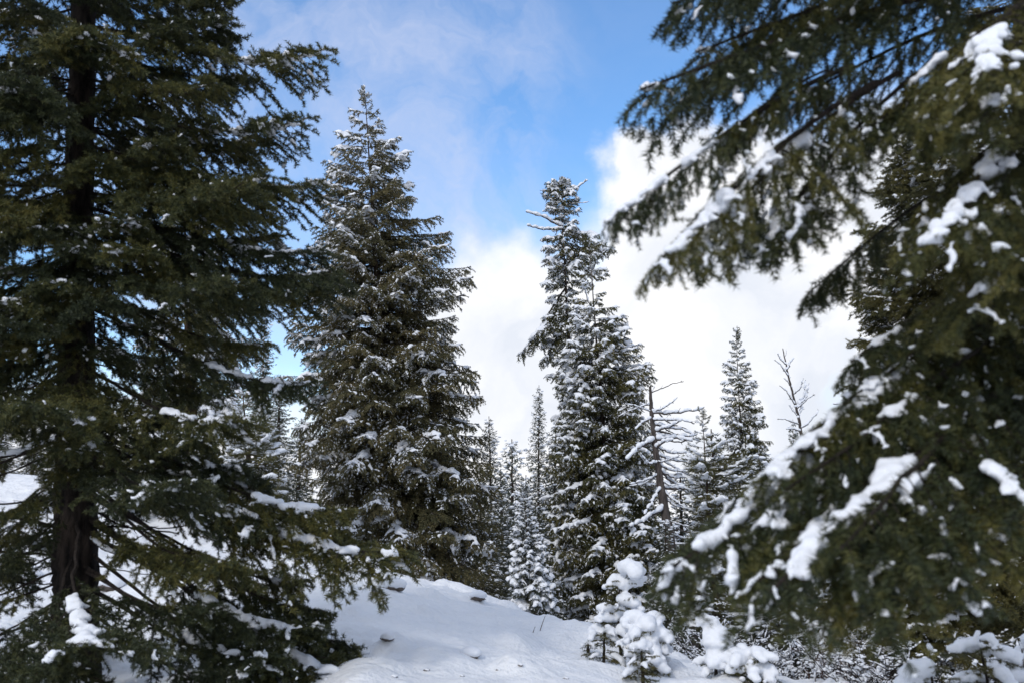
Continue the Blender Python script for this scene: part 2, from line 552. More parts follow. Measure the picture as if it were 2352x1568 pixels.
def make_bough(name, seed, p, needle_mat, bark_mat):
    rng = np.random.default_rng(seed)
    main, paths, s0, s1, sw, ter = bough_skeleton(rng, p)
    buf = MeshBuf()
    for i, (path, r) in enumerate(paths):
        k = len(path)
        tube(buf, path, r * np.linspace(1, .25, k), 5 if i == 0 else 3, 1)
    if ter and p.get('stems', True):
        a = np.concatenate([x[0] for x in ter]); b = np.concatenate([x[1] for x in ter]); c = np.concatenate([x[2] for x in ter])
        prisms(buf, a, b, p.get('stem_r', .002), 1)
        prisms(buf, b, c, p.get('stem_r', .002) * .7, 1)
    needles(buf, rng, s0, s1, p)
    me = buf.mesh(name, [needle_mat, bark_mat])
    # ---- snow in two amounts
    snow = {}
    mid = (s0 + s1) / 2
    rr = p['snow_r']
    tipx = main[-1, 0]
    for lvl in (1, 2):
        lump = MeshBuf()
        rs = np.random.default_rng(seed * 10 + lvl)
        ncl = p['clumps'][lvl - 1]
        got = False
        heavy = sw > .7
        def ridge(path, t0, t1, r_, fing, gapless=0):
            """a bank of snow lying along a stem, thick in the middle, spilling over its twigs"""
            k = len(path)
            ln_ = np.linalg.norm(np.diff(path, axis=0), axis=1).sum() * (t1 - t0)
            m = max(3, int(ln_ / (r_ * .55)))
            u = np.linspace(0, 1, m)
            x = (t0 + (t1 - t0) * u) * (k - 1)
            i = np.minimum(x.astype(int), k - 2); f = (x - i)[:, None]
            c = path[i] * (1 - f) + path[i + 1] * f
            r = r_ * (.45 + .65 * np.sin(np.pi * np.clip(u * .8 + .2, 0, 1)) ** .6) * rs.uniform(.75, 1.15, m)
            r *= .85 + .18 * np.sin(u * rs.uniform(6, 14) + rs.uniform(0, 6))
            c = c + rs.normal(size=(m, 3)) * np.array([.25, .35, .1]) * r[:, None]
            c[:, 2] += r * p.get('poke', .5)
            g = np.sin(u * ln_ / r_ * .42 + rs.uniform(0, 6)) + .6 * np.sin(u * ln_ / r_ * .9 + rs.uniform(0, 6)) > -.25 - .5 * gapless
            g[-1] = True
            c, r = c[g], r[g] * .85
            balls(lump, c, r, .78)
            for _ in range(3):      # the bank spreads and sags sideways, its edge uneven
                off = rs.normal(size=(len(c), 3)) * r[:, None] * np.array([.7, .95, .12])
                off[:, 2] -= np.hypot(off[:, 0], off[:, 1]) * .38
                balls(lump, c + off, r * rs.uniform(.32, .72, len(c)), .75)
            # snow spilled onto neighbouring twigs
            d2 = np.min(np.linalg.norm(mid[:, None] - c[None], axis=2), axis=1)
            kk = np.where((d2 < r_ * 1.7) & (rs.uniform(size=len(mid)) < fing))[0][:140]
            if len(kk):
                rq = r_ * rs.uniform(.22, .5, len(kk)) * np.clip(1.4 - d2[kk] / (r_ * 2), .5, 1)
                pos = mid[kk].copy(); pos[:, 2] += rq * .6
                balls(lump, pos, rq, .85)
        if p.get('mode', 'ridge') == 'ridge':
            secs = sorted(paths[1:], key=lambda q: -q[0][-1, 0])
            if lvl == 2:
                ridge(main, rs.uniform(.5, .7), .995, rr * p.get('crest', 1.1), p['fing'], 1)
            elif rs.uniform() < .7:
                ridge(main, rs.uniform(.8, .88), .99, rr * .8, p['fing'])
            for c in range(ncl):
                q = secs[min(len(secs) - 1, int(abs(rs.normal()) * len(secs) * .32))][0]
                t0 = rs.uniform(.1, .6)
                ridge(q, t0, min(1, t0 + rs.uniform(.15, .4)), rr * rs.uniform(.4, .9), p['fing'])
            got = True
            nd = p.get('dabs', (0, 0))[lvl - 1]
            if nd:
                for _ in range(nd):
                    j = rs.integers(len(mid))
                    if rs.uniform() < .5 and mid[j, 0] < .5 * p['L']:
                        j = rs.integers(len(mid))
                    m = rs.integers(3, 7)
                    r = rr * rs.uniform(*p.get('dab_r', (.22, .6)))
                    T = norm(s1[j] - s0[j])
                    u = np.linspace(-1, 1, m)[:, None]
                    c = mid[j] + T * u * r * rs.uniform(.8, 2.2) + rs.normal(size=(m, 3)) * r * np.array([.5, .5, .15])
                    c[:, 2] += r * p.get('poke', .45)
                    balls(lump, c, r * rs.uniform(.5, 1, m), .75)
        else:
            for c in range(ncl):
                # clumps lie mostly toward the tip and on the crest of the bough
                if c == 0:
                    cp = main[-1] * .93 + main[-3] * .07
                else:
                    j = rs.integers(len(mid))
                    for _ in range(3):
                        j2 = rs.integers(len(mid))
                        if mid[j2, 0] > mid[j, 0] and rs.uniform() < p.get('tipbias', .6):
                            j = j2
                    cp = mid[j]
                Rc = p['clump_R'] * rs.uniform(.6, 1.4) * (1.25 if c == 0 else 1)
                dd = (mid - cp) * np.array([.6, 1.1, 1.2])
                dist = np.linalg.norm(dd, axis=1)
                k = np.where((dist < Rc) & heavy)[0]
                if len(k) == 0:
                    continue
                if len(k) > 160:
                    k = rs.choice(k, 160, replace=False)
                q = 1 - (dist[k] / Rc) ** 2
                r = rr * (.35 + .75 * np.sqrt(q)) * rs.uniform(.75, 1.25, len(k))
                u = rs.uniform(.2, .8, (len(k), 1))
                pos = s0[k] * (1 - u) + s1[k] * u
                pos[:, 2] += r * .45
                balls(lump, pos, r, .8)
                got = True
        sb = MeshBuf()
        if got:
            v, f = remeshed(lump, p['voxel'], 2)
            if len(v):
                if p.get('rough'):
                    g_ = 1.0 / (p['rough'] * 4)
                    v = v + p['rough'] * np.stack([vnoise(v[:, i] * g_ + 3 * i, v[:, (i + 1) % 3] * g_ + v[:, (i + 2) % 3] * g_ * .7) for i in range(3)], 1)
                sb.add(v, f, 0)
        # small snow left on single twigs
        fk = p['flecks'][lvl - 1]
        if fk > 0 and len(mid):
            m = rs.uniform(size=len(mid)) < fk
            # patches of twigs hold more than others
            ph = np.sin(mid[:, 0] * 5.1 + seed) * np.cos(mid[:, 1] * 6.3 + seed * 2)
            m &= rs.uniform(-.55, .5, len(mid)) < ph
            c = mid[m].copy(); T = norm((s1 - s0)[m])
            ln = np.minimum(np.linalg.norm((s1 - s0)[m], axis=1), p['fleck_l'] * 2)[:, None] * .55
            W = norm(np.cross(T, UP)); Nn = np.cross(W, T)
            wd = (p['fleck_w'] * rs.uniform(.5, 1.3, len(c)))[:, None]
            c += Nn * wd * .4
            ellipsoids(sb, c, T * np.maximum(ln, wd), W * wd, Nn * wd * .8, p.get('fleck_t', OCT), 0)
        snow[lvl] = sb.mesh('snow', [SNOW], True) if sb.n else None
    return dict(L=p['L'], mesh=me, snow=snow, chord=main[-1].copy())


base_mid = dict(b=.16, c=.14, w=.38, bare=.10, sec_sp=.11, res=.14, droop=.42, pend=.55, ter_sp=.050, ter_len=.30, fing=.45, pe=.6,
                nl=.070, nw=.021, nsp=.0085, stem_r=.004, snow_r=.088, clump_R=.24, voxel=.036, clumps=(5, 16), dabs=(14, 34), flecks=(.34, .52),
                fleck_l=.075, fleck_w=.024)


def P_(d, **k):
    x = dict(d); x.update(k); return x


SETS = {}


def build_set(name, specs, nm, bm):
    SETS[name] = [make_bough(name + '_bough', s, p, nm, bm) for s, p in specs]


build_set('mid', [(11 + i, P_(base_mid, L=3.2)) for i in range(4)] +
          [(21 + i, P_(base_mid, L=2.0, w=.42, sec_sp=.11, clumps=(3, 8))) for i in range(4)] +
          [(31 + i, P_(base_mid, L=1.0, w=.5, sec_sp=.08, clumps=(2, 5), ter_len=.2, clump_R=.2)) for i in range(3)] +
          [(41 + i, P_(base_mid, L=.5, w=.55, sec_sp=.07, clumps=(1, 3), ter_len=.14, clump_R=.14, snow_r=.062)) for i in range(2)],
          NEED_D, TWIG)
base_pine = P_(base_mid, pend=.0, droop=.15, b=.05, c=.2, sec_sp=.12, ter_sp=.08, ter_len=.2, nl=.12, nw=.014, nsp=.008, a0=20, a1=60, flat=1,
               clumps=(5, 12), snow_r=.07, clump_R=.22, flecks=(.3, .5))
build_set('pine', [(61 + i, P_(base_pine, L=1.5, w=.4)) for i in range(4)] + [(66 + i, P_(base_pine, L=.7, w=.5, clumps=(3, 6))) for i in range(3)],
          NEED_F, TWIG)
base_sap = P_(base_mid, pend=.1, droop=.25, b=.12, c=.0, sec_sp=.045, bare=.15, ter_sp=.035, ter_len=.09, nl=.04, nw=.006, nsp=.0032, a0=25, a1=65,
              stem_r=.002, mode='clump', clumps=(4, 7), snow_r=.066, clump_R=.19, voxel=.026, flecks=(.2, .3), fleck_l=.02, fleck_w=.010)
build_set('sapling', [(71 + i, P_(base_sap, L=.55, w=.4)) for i in range(4)] + [(76 + i, P_(base_sap, L=.3, w=.5, clumps=(2, 4))) for i in range(3)],
          NEED_F, TWIG)
base_near = dict(b=.12, c=.20, w=.37, bare=.20, sec_sp=.090, res=.09, droop=.36, pend=.12, spread=.36, pe=.42, tipmin=.085, tuft=12, ter_sp=.041, ter_len=.18, stem_r=.003, fing=.30,
                 nl=.041, nw=.0068, nsp=.0017, a0=38, a1=78, flat=.9, upb=.1, snow_r=.046, voxel=.019, clumps=(1, 7), dabs=(16, 46), flecks=(.0, .03), fleck_l=.04, fleck_w=.009,
                 thick=.009, poke=.34, rough=.010, crest=1.35)
build_set('near', [(81 + i, P_(base_near, L=2.7)) for i in range(4)] + [(91 + i, P_(base_near, L=1.5, w=.46, clumps=(2, 6))) for i in range(3)],
          NEED_A, TWIG)
build_set('nearbare', [(121 + i, P_(base_near, L=2.7, bare=.42, w=.38, sec_sp=.10)) for i in range(3)] + [(126, P_(base_near, L=1.5, bare=.35, w=.5))], NEED_A, TWIG)
base_hang = dict(b=.22, c=.05, w=.33, bare=.14, sec_sp=.080, res=.07, droop=.36, pend=.66, spread=.34, pe=.55, tipmin=.07, tuft=9, ter_sp=.040, ter_len=.19, stem_r=.002, fing=.2,
                 nl=.033, nw=.0042, nsp=.0013, flat=1, upb=0, a0=42, a1=80, snow_r=.042, voxel=.012, clumps=(1, 5), dabs=(60, 170), dab_r=(.10, .42), flecks=(.0, .03),
                 fleck_l=.03, fleck_w=.009, thick=.010, poke=.16, rough=.008, crest=1.2)
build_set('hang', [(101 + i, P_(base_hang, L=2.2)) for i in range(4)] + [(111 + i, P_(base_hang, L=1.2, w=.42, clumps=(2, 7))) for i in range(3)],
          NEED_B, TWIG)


# ------------------------------------------------------------------ object helpers
def tag(o, label=None, cat=None, group=None, kind=None):
    if label: o['label'] = label
    if cat: o['category'] = cat
    if group: o['group'] = group
    if kind: o['kind'] = kind
    return o


def empty(name, loc, label, cat, group=None):
    o = bpy.data.objects.new(name, None)
    COL.objects.link(o)
    o.empty_display_size = .3
    o.location = loc
    return tag(o, label, cat, group)


def part(name, me, parent, mtx=None):
    o = bpy.data.objects.new(name, me)
    COL.objects.link(o)
    o.parent = parent
    if name == 'snow':
        o['kind'] = 'stuff'
    if mtx is not None:
        o.matrix_basis = mtx
    return o


def align(chord, a, b, roll=0.0):
    """matrix carrying the bough's own chord onto a->b, its top kept uppermost"""
    c = Vector(chord); d = Vector(b) - Vector(a)
    s = d.length / c.length

    def frame(x):
        x = x.normalized()
        y = Vector((0, 0, 1)).cross(x)
        if y.length < .05:
            y = Vector((0, 1, 0))
        y.normalize()
        z = x.cross(y)
        return Matrix((x, y, z)).transposed()
    R = frame(d) @ Matrix.Rotation(roll, 3, 'X') @ frame(c).transposed()
    return Matrix.Translation(Vector(a)) @ (R * s).to_4x4(), s


def bough(root, base, setname, a, b, rng, snow=1, mat=None, roll=None, snowmat=None):
    a = np.asarray(a, float) - base; b = np.asarray(b, float) - base
    L = float(np.linalg.norm(b - a))
    S_ = SETS[setname]
    best = min(abs(math.log(x['L'] / L)) for x in S_)
    c = [x for x in S_ if abs(math.log(x['L'] / L)) < best + .02]
    k = c[rng.integers(len(c))]
    M, s = align(k['chord'], a, b, rng.normal() * .16 if roll is None else roll)
    if rng.uniform() < .5:      # mirrored twin
        M = M @ Matrix.Scale(-1, 4, Vector((0, 1, 0)))
    o = part('branch', k['mesh'], root, M)
    if mat is not None and mat is not k['mesh'].materials[0]:
        o.material_slots[0].link = 'OBJECT'
        o.material_slots[0].material = mat
    if snow and k['snow'].get(snow):
        part('snow', k['snow'][snow], o)
    return o


def trunk_mesh(rng, pts, radii, sides=12, mat=BARK, ridge=.06, step=.25):
    buf = MeshBuf()
    pts = np.asarray(pts, float)
    n = max(10, int(np.sum(np.linalg.norm(np.diff(pts, axis=0), axis=1)) / step))
    tt = np.linspace(0, 1, len(pts)); t = np.linspace(0, 1, n)
    path = np.stack([np.interp(t, tt, pts[:, i]) for i in range(3)], 1)
    path[1:-1] += rng.normal(size=(n - 2, 3)) * .006
    r = np.interp(t, tt, radii)
    tube(buf, path, r, sides, 0, True, ridge, rng)
    return buf.mesh('trunk', [mat], True)


# ------------------------------------------------------------------ ground
CREST = np.array([(-900, 1040, 36), (0, 1085, 32), (300, 1150, 28), (520, 1215, 25), (700, 1268, 23), (900, 1312, 21.5), (1100, 1370, 20), (1340, 1447, 17.5),
                  (1600, 1528, 15), (1800, 1570, 13.5), (2352, 1640, 12), (3200, 1660, 11)], float)


def ground_z(x, y):
    x = np.asarray(x, float); y = np.asarray(y, float)
    r = np.hypot(x, y) + 1e-6
    az = np.clip(np.arctan2(x, np.maximum(y, -1e9)), -math.radians(43), math.radians(43))
    px = 1176 + FQ * np.tan(az)
    py = np.interp(px, CREST[:, 0], CREST[:, 1])
    # smooth the crest line a little
    for d in (-90, 90):
        py = py + .5 * (np.interp(px + d, CREST[:, 0], CREST[:, 1]) - np.interp(px, CREST[:, 0], CREST[:, 1]))
    rc = np.interp(px, CREST[:, 0], CREST[:, 2])
    b = (784 - py) / FQ
    te = (math.sin(PITCH) + b * math.cos(PITCH)) / (math.cos(PITCH) - b * math.sin(PITCH)) * np.cos(az)
    zc = CAMZ + te * rc + .12
    s1 = zc / rc
    fall = np.interp(px, [-900, 500, 800, 2400], [.01, .02, .10, .10])
    s2 = te - fall
    wd = 1.6
    e = np.minimum(r, 75.0)
    pw = np.interp(px, [-900, 300, 800, 1300, 2400], [2.6, 2.5, 1.5, 1.0, 1.0])
    nearz = zc * (np.minimum(e, rc * 1.6) / rc) ** pw - .35 * np.interp(px, [300, 900], [1, 0]) * np.sin(np.clip(e / rc, 0, 1) * np.pi)
    farz = zc + s2 * (e - rc)
    z = -np.log(np.exp(-np.clip(nearz - farz, -30, 30) / .10) + 1) * .10 + farz
    near = np.clip(r / 4.0, 0, 1)
    amp = np.clip(r / 12, .25, 1.0)
    z = z + amp * (.10 * vnoise(x * .45 + 3, y * .45) + .060 * vnoise(x * 1.3, y * 1.3 + 9) + .032 * vnoise(x * 3.1 + 40, y * 3.1) * near)
    # small pillows of snow over stones and tufts
    pill = vnoise(x * 1.5 + 70, y * 1.5 + 31)
    z = z + .34 * np.clip(pill - .42, 0, 1) * near
    pit = vnoise(x * 2.1 + 11, y * 2.1 + 57)
    z = z - .24 * np.clip(pit - .55, 0, 1) * near + .026 * vnoise(x * 6.5, y * 3.6 + 20) * near
    far = np.clip((r - 120) / 400, 0, 1)
    z = z * (1 - far) + far * (-6 + 4 * vnoise(x * .004, y * .004))
    return z


def gz(x, y):
    return float(ground_z(np.array([x]), np.array([y]))[0])


def axis(lo, hi, fine_lo, fine_hi, step, grow=1.16):
    a = list(np.arange(fine_lo, fine_hi, step))
    s = step; x = fine_hi
    while x < hi:
        a.append(x); s *= grow; x += s
    a.append(hi)
    s = step; x = fine_lo - step; b = []
    while x > lo:
        b.append(x); s *= grow; x -= s
    b.append(lo)
    return np.array(b[::-1] + a)


gx = axis(-1200, 1200, -17, 11, .11)
gy = axis(-400, 1600, 3, 32, .11)
GX, GY = np.meshgrid(gx, gy)
GZ = ground_z(GX, GY)
buf = MeshBuf()
nx, ny = len(gx), len(gy)
ii = (np.arange(ny - 1)[:, None] * nx + np.arange(nx - 1)[None]).ravel()
buf.add(np.stack([GX, GY, GZ], -1).reshape(-1, 3), np.concatenate([np.stack([ii, ii + 1, ii + nx + 1], 1), np.stack([ii, ii + nx + 1, ii + nx], 1)]))
gnd = bpy.data.objects.new('snow_ground', buf.mesh('snow_ground', [SNOW_G], True))
COL.objects.link(gnd)
tag(gnd, kind='structure')


# ------------------------------------------------------------------ trees
def outline_fn(rows):
    rows = np.array(rows, float)
    return lambda py: (np.interp(py, rows[:, 0], rows[:, 1]), np.interp(py, rows[:, 0], rows[:, 2]))


GOLD = 2.399963


def conifer(name, label, seed, Y, top, base_px, rows, n, setname='mid', mat=None, snow=(.15, .55, .30), trunk_r=.2, low=None, group='snowy conifers on the slope',
            drop=(-.35, .28), tip_r=.75, barkm=BARK, cat='fir tree', front=1.0, ragged=.22, leader=True, topcut=None, leftmore=0):
    """snow = share of boughs with none, light and heavy snow"""
    rng = np.random.default_rng(seed)
    pt = P(top[0], top[1], Y)
    xb = P(base_px, 1300, Y)[0]
    base = np.array([xb, Y, gz(xb, Y)])
    root = empty(name, base, label, cat, group)
    H = pt - base
    sink = np.array([0, 0, -.3])
    ax = lambda h: base + H * h
    hs = np.array([0, .1, .3, .55, .8, 1.0])
    rad = trunk_r * np.array([1.25, 1.0, .80, .50, .18, .03])
    pts = [ax(h) - base for h in hs]
    pts[0] = pts[0] + sink
    part('trunk', trunk_mesh(rng, pts, rad, mat=barkm), root)
    of = outline_fn(rows)
    y0, y1 = rows[0][0], low or rows[-1][0]
    k = 0
    # spread of bough tips down the crown, more where it is wide
    ys = np.linspace(y0 + 4, y1, 400)
    wd = np.array([max(45, (of(y)[1] - of(y)[0])) for y in ys]) ** .62
    if topcut: wd[ys < topcut] *= .4
    cdf = np.cumsum(wd) / wd.sum()
    u = (np.arange(n) + rng.uniform(0, 1, n)) / n
    tips = np.interp(u, cdf, ys)
    for i, py in enumerate(tips):
        az = i * GOLD + rng.normal() * .25
        if rng.uniform() < leftmore:
            az = math.pi + rng.normal() * .55
        l, r = of(py)
        zt = P(0, py, Y)[2]
        hfrac = (zt - base[2]) / H[2]
        c = ax(hfrac)
        cpx = 1176 + FQ * c[0] / Y / (1 / (math.cos(PITCH) - (784 - py) / FQ * math.sin(PITCH)))
        sc_ = Y / (math.cos(PITCH) - (784 - py) / FQ * math.sin(PITCH)) / FQ
        rl = max(.05, (cpx - l) * sc_); rr_ = max(.05, (r - cpx) * sc_)
        ca, sa = math.cos(az), math.sin(az)          # ca>0 right, sa<0 toward camera
        R = (rr_ if ca > 0 else rl) * abs(ca) + .5 * (rl + rr_) * (1 - abs(ca))
        if rng.uniform() < .25:
            R *= rng.uniform(.5, .85)
        else:
            R *= 1 - ragged * abs(rng.normal()) * .5
        R = max(R, .22)
        q = (py - y0) / (y1 - y0)
        kd = drop[0] + (drop[1] - drop[0]) * min(1, q * 1.4) + rng.normal() * .07
        ha = zt + R * kd
        fa = min(.985, max(.02, (ha - base[2]) / H[2]))
        a = ax(fa)
        a = a + np.array([ca, sa, 0]) * .3 * trunk_r * (1 - fa)
        b = np.array([c[0] + R * ca, c[1] + R * sa, zt])
        gzz = gz(b[0], b[1]) + .12
        if b[2] < gzz:
            b[2] = gzz
        t_ = min(.999, max(0, rng.uniform() + .22 * math.sin(zt * 1.9 + 2.2 * az + seed) - .16 * ca))
        lv = 0 if t_ < snow[0] else (1 if t_ < snow[0] + snow[1] else 2)
        bough(root, base, setname, a, b, rng, lv, mat)
    if leader:
        for k in range(5):
            a = ax(.955 + .01 * k)
            d = np.array([math.cos(k * 2.4), math.sin(k * 2.4), 0]) * (.12 + .03 * (4 - k)) * tip_r
            bough(root, base, setname, a, a + d + UP * .28 * tip_r, rng, 1, mat)
        bough(root, base, setname, ax(.96), ax(1.0) + UP * .1, rng, 1, mat)
    return root, base, ax, rng


# --- the big fir in the middle
conifer('fir_tree', 'broad tall olive fir in the middle, its top highest against the sky', 201, 32, (838, 207), 915,
        [(205, 832, 845), (240, 806, 866), (300, 780, 918), (350, 756, 955), (400, 736, 955), (450, 715, 990), (500, 704, 1030), (560, 700, 1045), (610, 690, 1090),
         (650, 670, 1100), (750, 662, 1062), (860, 650, 1112), (950, 646, 1125), (1050, 655, 1150), (1150, 685, 1165), (1250, 720, 1165), (1345, 800, 1172)],
        340, 'mid', NEED_D, (.08, .52, .40), .20, tip_r=.8)

# --- twin firs right of the middle
_r = conifer('fir_tree', 'tall thin old fir with a ragged bushy top above a bare patch of trunk', 202, 36, (1286, 408), 1345,
             [(405, 1270, 1302), (435, 1240, 1338), (480, 1238, 1342), (505, 1262, 1322), (530, 1244, 1405), (570, 1238, 1425), (620, 1234, 1410), (640, 1245, 1355),
              (690, 1240, 1345), (740, 1225, 1350), (800, 1225, 1345), (850, 1250, 1345), (1000, 1270, 1400), (1300, 1290, 1450)], 190, 'mid', NEED_F, (.0, .35, .65), .17,
             leader=False, ragged=.4, drop=(-.1, .3))
root, base, ax, rng = _r
for a, b, lv in [((1300, 660), (1190, 815), 2), ((1300, 690), (1215, 780), 2), ((1305, 720), (1235, 760), 2), ((1300, 530), (1412, 570), 2), ((1295, 640), (1245, 650), 2),
                 ((1300, 735), (1240, 835), 1), ((1290, 425), (1262, 430), 2), ((1290, 425), (1318, 440), 2), ((1288, 440), (1270, 412), 2), ((1288, 440), (1302, 412), 2)]:
    bough(root, base, 'mid', P(*a, 36), P(*b, 36 - .6), rng, lv, NEED_F)
for i in range(22):      # the bushy head
    py = 418 + 84 * (i + rng.uniform()) / 22
    az = i * GOLD
    R = (.28 + .36 * math.sin(math.pi * min(1, (py - 400) / 95))) * rng.uniform(.8, 1.2)
    a = P(1288, py + 10, 36)
    bough(root, base, 'mid', a, a + np.array([R * math.cos(az), R * math.sin(az), R * rng.uniform(.1, .6)]), rng, 1 + int(rng.uniform() < .55), NEED_F)
E_root, E_base = root, base
conifer('fir_tree', 'wide dark fir with thin bare trunk showing, in front of ragged-topped fir', 203, 32.5, (1352, 545), 1425,
        [(545, 1336, 1370), (600, 1322, 1400), (640, 1315, 1418), (700, 1312, 1425), (760, 1300, 1450), (800, 1285, 1490), (860, 1275, 1505), (950, 1265, 1500), (1050, 1246, 1530),
         (1200, 1238, 1555), (1350, 1245, 1580), (1450, 1275, 1590)], 290, 'mid', NEED_F, (.0, .33, .67), .14, topcut=700, tip_r=.6)

# --- narrow far spire and its neighbours
conifer('fir_tree', 'narrow pointed fir standing alone against white cloud, beside the thin dead snag', 204, 50, (1690, 760), 1722,
        [(760, 1684, 1696), (800, 1664, 1712), (880, 1655, 1738), (950, 1655, 1757), (1020, 1658, 1780), (1080, 1650, 1788), (1250, 1640, 1795)], 200, 'mid', NEED_F, (.1, .4, .5), .2, tip_r=.9)
conifer('fir_tree', 'small fir crusted white with snow between the two biggest trees', 205, 24, (1204, 1120), 1226,
        [(1118, 1196, 1212), (1180, 1178, 1232), (1250, 1168, 1255), (1320, 1158, 1275), (1405, 1160, 1288)], 140, 'mid', NEED_FAR, (0, 0, 1), .07, tip_r=.5)
conifer('pine_tree', 'pine with long bottlebrush needles beside the dead snag with bare branches', 206, 24, (1612, 948), 1650,
        [(945, 1606, 1620), (990, 1595, 1640), (1035, 1565, 1735), (1100, 1570, 1750), (1200, 1575, 1765), (1300, 1565, 1740), (1440, 1560, 1720)], 130, 'pine', NEED_F, (.05, .35, .6), .12, cat='pine tree', drop=(-.4, .1), tip_r=.7)
conifer('pine_tree', 'small pine with round snow balls between the shaded left fir and central fir', 207, 22, (556, 880), 585,
        [(880, 540, 575), (930, 524, 620), (1000, 510, 648), (1100, 505, 665), (1215, 515, 670)], 90, 'pine', NEED_F, (.05, .25, .7), .10, cat='pine tree', drop=(-.4, .1), tip_r=.6)
conifer('fir_tree', 'snow-dusted fir half hidden behind the large shaded left fir', 208, 24, (423, 455), 440,
        [(455, 416, 430), (500, 372, 480), (600, 335, 555), (690, 330, 582), (800, 300, 585), (1000, 260, 570), (1160, 270, 580)], 110, 'mid', NEED_F, (.1, .4, .5), .2)
conifer('fir_tree', 'snow-loaded fir behind the near right boughs, reaching above the picture', 209, 13.5, (2330, -420), 2330,
        [(-420, 2320, 2340), (0, 2215, 2450), (200, 2140, 2500), (400, 2005, 2620), (560, 1985, 2660), (800, 1968, 2690), (1000, 1945, 2700), (1300, 1905, 2700), (1480, 1930, 2680)],
        230, 'near', NEED_F, (.0, .08, .92), .20, low=1480, leftmore=.45)
conifer('fir_tree', 'snowy fir low behind the snow-laden right boughs and snowy twig bushes', 210, 20, (1985, 840), 2010,
        [(840, 1980, 1990), (950, 1930, 2050), (1100, 1890, 2110), (1300, 1850, 2150), (1480, 1850, 2180)], 85, 'mid', NEED_F, (.1, .5, .4), .16)


# --- far conifers: one joined crown each
def far_crown(seed, H, R):
    rng = np.random.default_rng(seed)
    nb, sb = MeshBuf(), MeshBuf()
    n = int(26 * H)
    S0, S1, SC = [], [], []
    for i in range(n):
        q = ((i + rng.uniform()) / n) ** .75
        z = H * (1 - q) * .97 + H * .02
        Rr = R * (q ** .72) * rng.uniform(.5, 1.12) * (1 + .25 * math.sin(i * .21 + seed)) + .06
        az = i * GOLD + rng.normal() * .3
        d = np.array([math.cos(az), math.sin(az), 0])
        k = max(3, int(Rr / .22))
        s = np.linspace(.1, 1, k)[:, None]
        slope = .55 - .75 * min(1, q * 2)
        p = np.array([0, 0, z]) + d * Rr * s + UP * Rr * (slope * s - .1 * s ** 2)
        S0.extend(p[:-1]); S1.extend(p[1:])
        lat = np.cross(d, UP)
        for j in range(k - 1):
            for sd in (-1, 1):
                l = min(.45, Rr * .4) * (1.15 - (j + 1) / k) + .08
                a = p[j]
                e = norm(d * .7 + lat * sd * .8 - UP * .35)
                S0.append(a); S1.append(a + e * l)
        if rng.uniform() < .6 + .4 * math.sin(i * .13 + seed * 2):
            for c in p[max(1, k // 3):]:
                if rng.uniform() < .7:
                    SC.append((c + UP * .05 + rng.normal(size=3) * .05, rng.uniform(.035, .10)))
    S0, S1 = np.array(S0), np.array(S1)
    needles(nb, rng, S0, S1, dict(nsp=.028, nl=.12, nw=.036, flat=.8, upb=0))
    m = rng.uniform(size=len(S0)) < .4
    c = (S0 + S1)[m] / 2; T = norm((S1 - S0)[m]); W = norm(np.cross(T, UP + .01)); Nn = np.cross(W, T)
    wd = rng.uniform(.02, .05, len(c))[:, None]
    ellipsoids(sb, c + Nn * .02, T * wd * 2.6, W * wd, Nn * wd * .7, OCT)
    cc = np.array([x[0] for x in SC]); r = np.array([x[1] for x in SC])
    balls(sb, cc, r, .55, ICO1)
    return nb.mesh('crown', [NEED_FAR]), sb.mesh('snow', [SNOW], True)


FAR = [(far_crown(301, 12, 2.0), 12), (far_crown(302, 9, 2.0), 9), (far_crown(303, 14, 2.2), 14), (far_crown(304, 7, 1.7), 7)]
FAR_TRUNK = []
for i, (_, h) in enumerate(FAR):
    FAR_TRUNK.append(trunk_mesh(np.random.default_rng(310 + i), [(0, 0, -.5), (0, 0, h * .5), (0, 0, h)], [.16, .09, .015], 8))


def far_tree(px, py, Y, var, label, wide=1.0,  group='distant conifers between and behind the big trees', mat=None):
    t = P(px, py, Y)
    g = gz(t[0], Y)
    h = t[2] - g
    (cm, sm), h0 = FAR[var % len(FAR)]
    root = empty('conifer', (t[0], Y, g), label, 'conifer', group)
    s = h / h0
    rz = random.uniform(0, 6.28)
    wide *= 1.35 * random.uniform(.85, 1.2)
    M = Matrix.Rotation(random.uniform(-.03, .03), 4, 'Y') @ Matrix.Rotation(rz, 4, 'Z') @ Matrix.Diagonal((s * wide, s * wide, s, 1))
    part('trunk', FAR_TRUNK[var % len(FAR)], root, M)
    c = part('crown', cm, root, M)
    if mat:
        c.material_slots[0].link = 'OBJECT'; c.material_slots[0].material = mat
    part('snow', sm, root, M)
    return root


far_tree(1232, 884, 58, 2, 'slim distant fir with its tip just left of the twin firs', .75)
far_tree(1180, 1008, 75, 1, 'tiny distant fir tip in the sky gap beside the central fir', .8)
far_tree(1138, 955, 48, 0, 'distant fir peeking out at the right edge of the central fir', .8)
far_tree(1112, 1090, 44, 3, 'brownish conifer low against the right flank of the central fir', .9, mat=NEED_D)
far_tree(1160, 1075, 52, 1, 'distant fir below the sky gap behind the small white fir', .8)
far_tree(1262, 965, 44, 0, 'snowy conifer pressed against the left flank of the twin firs', .8)
far_tree(1195, 1090, 60, 3, 'distant dark conifer directly above the small white fir', .85)
far_tree(615, 728, 55, 2, 'distant fir tip in blue sky left of the central fir', .75)
far_tree(648, 860, 40, 1, 'conifer filling the gap left of the central fir', .9)
far_tree(690, 960, 46, 3, 'low conifer behind the left skirt of the central fir', .9)
far_tree(480, 940, 45, 0, 'conifer behind the small pine with snow balls', 1.0)
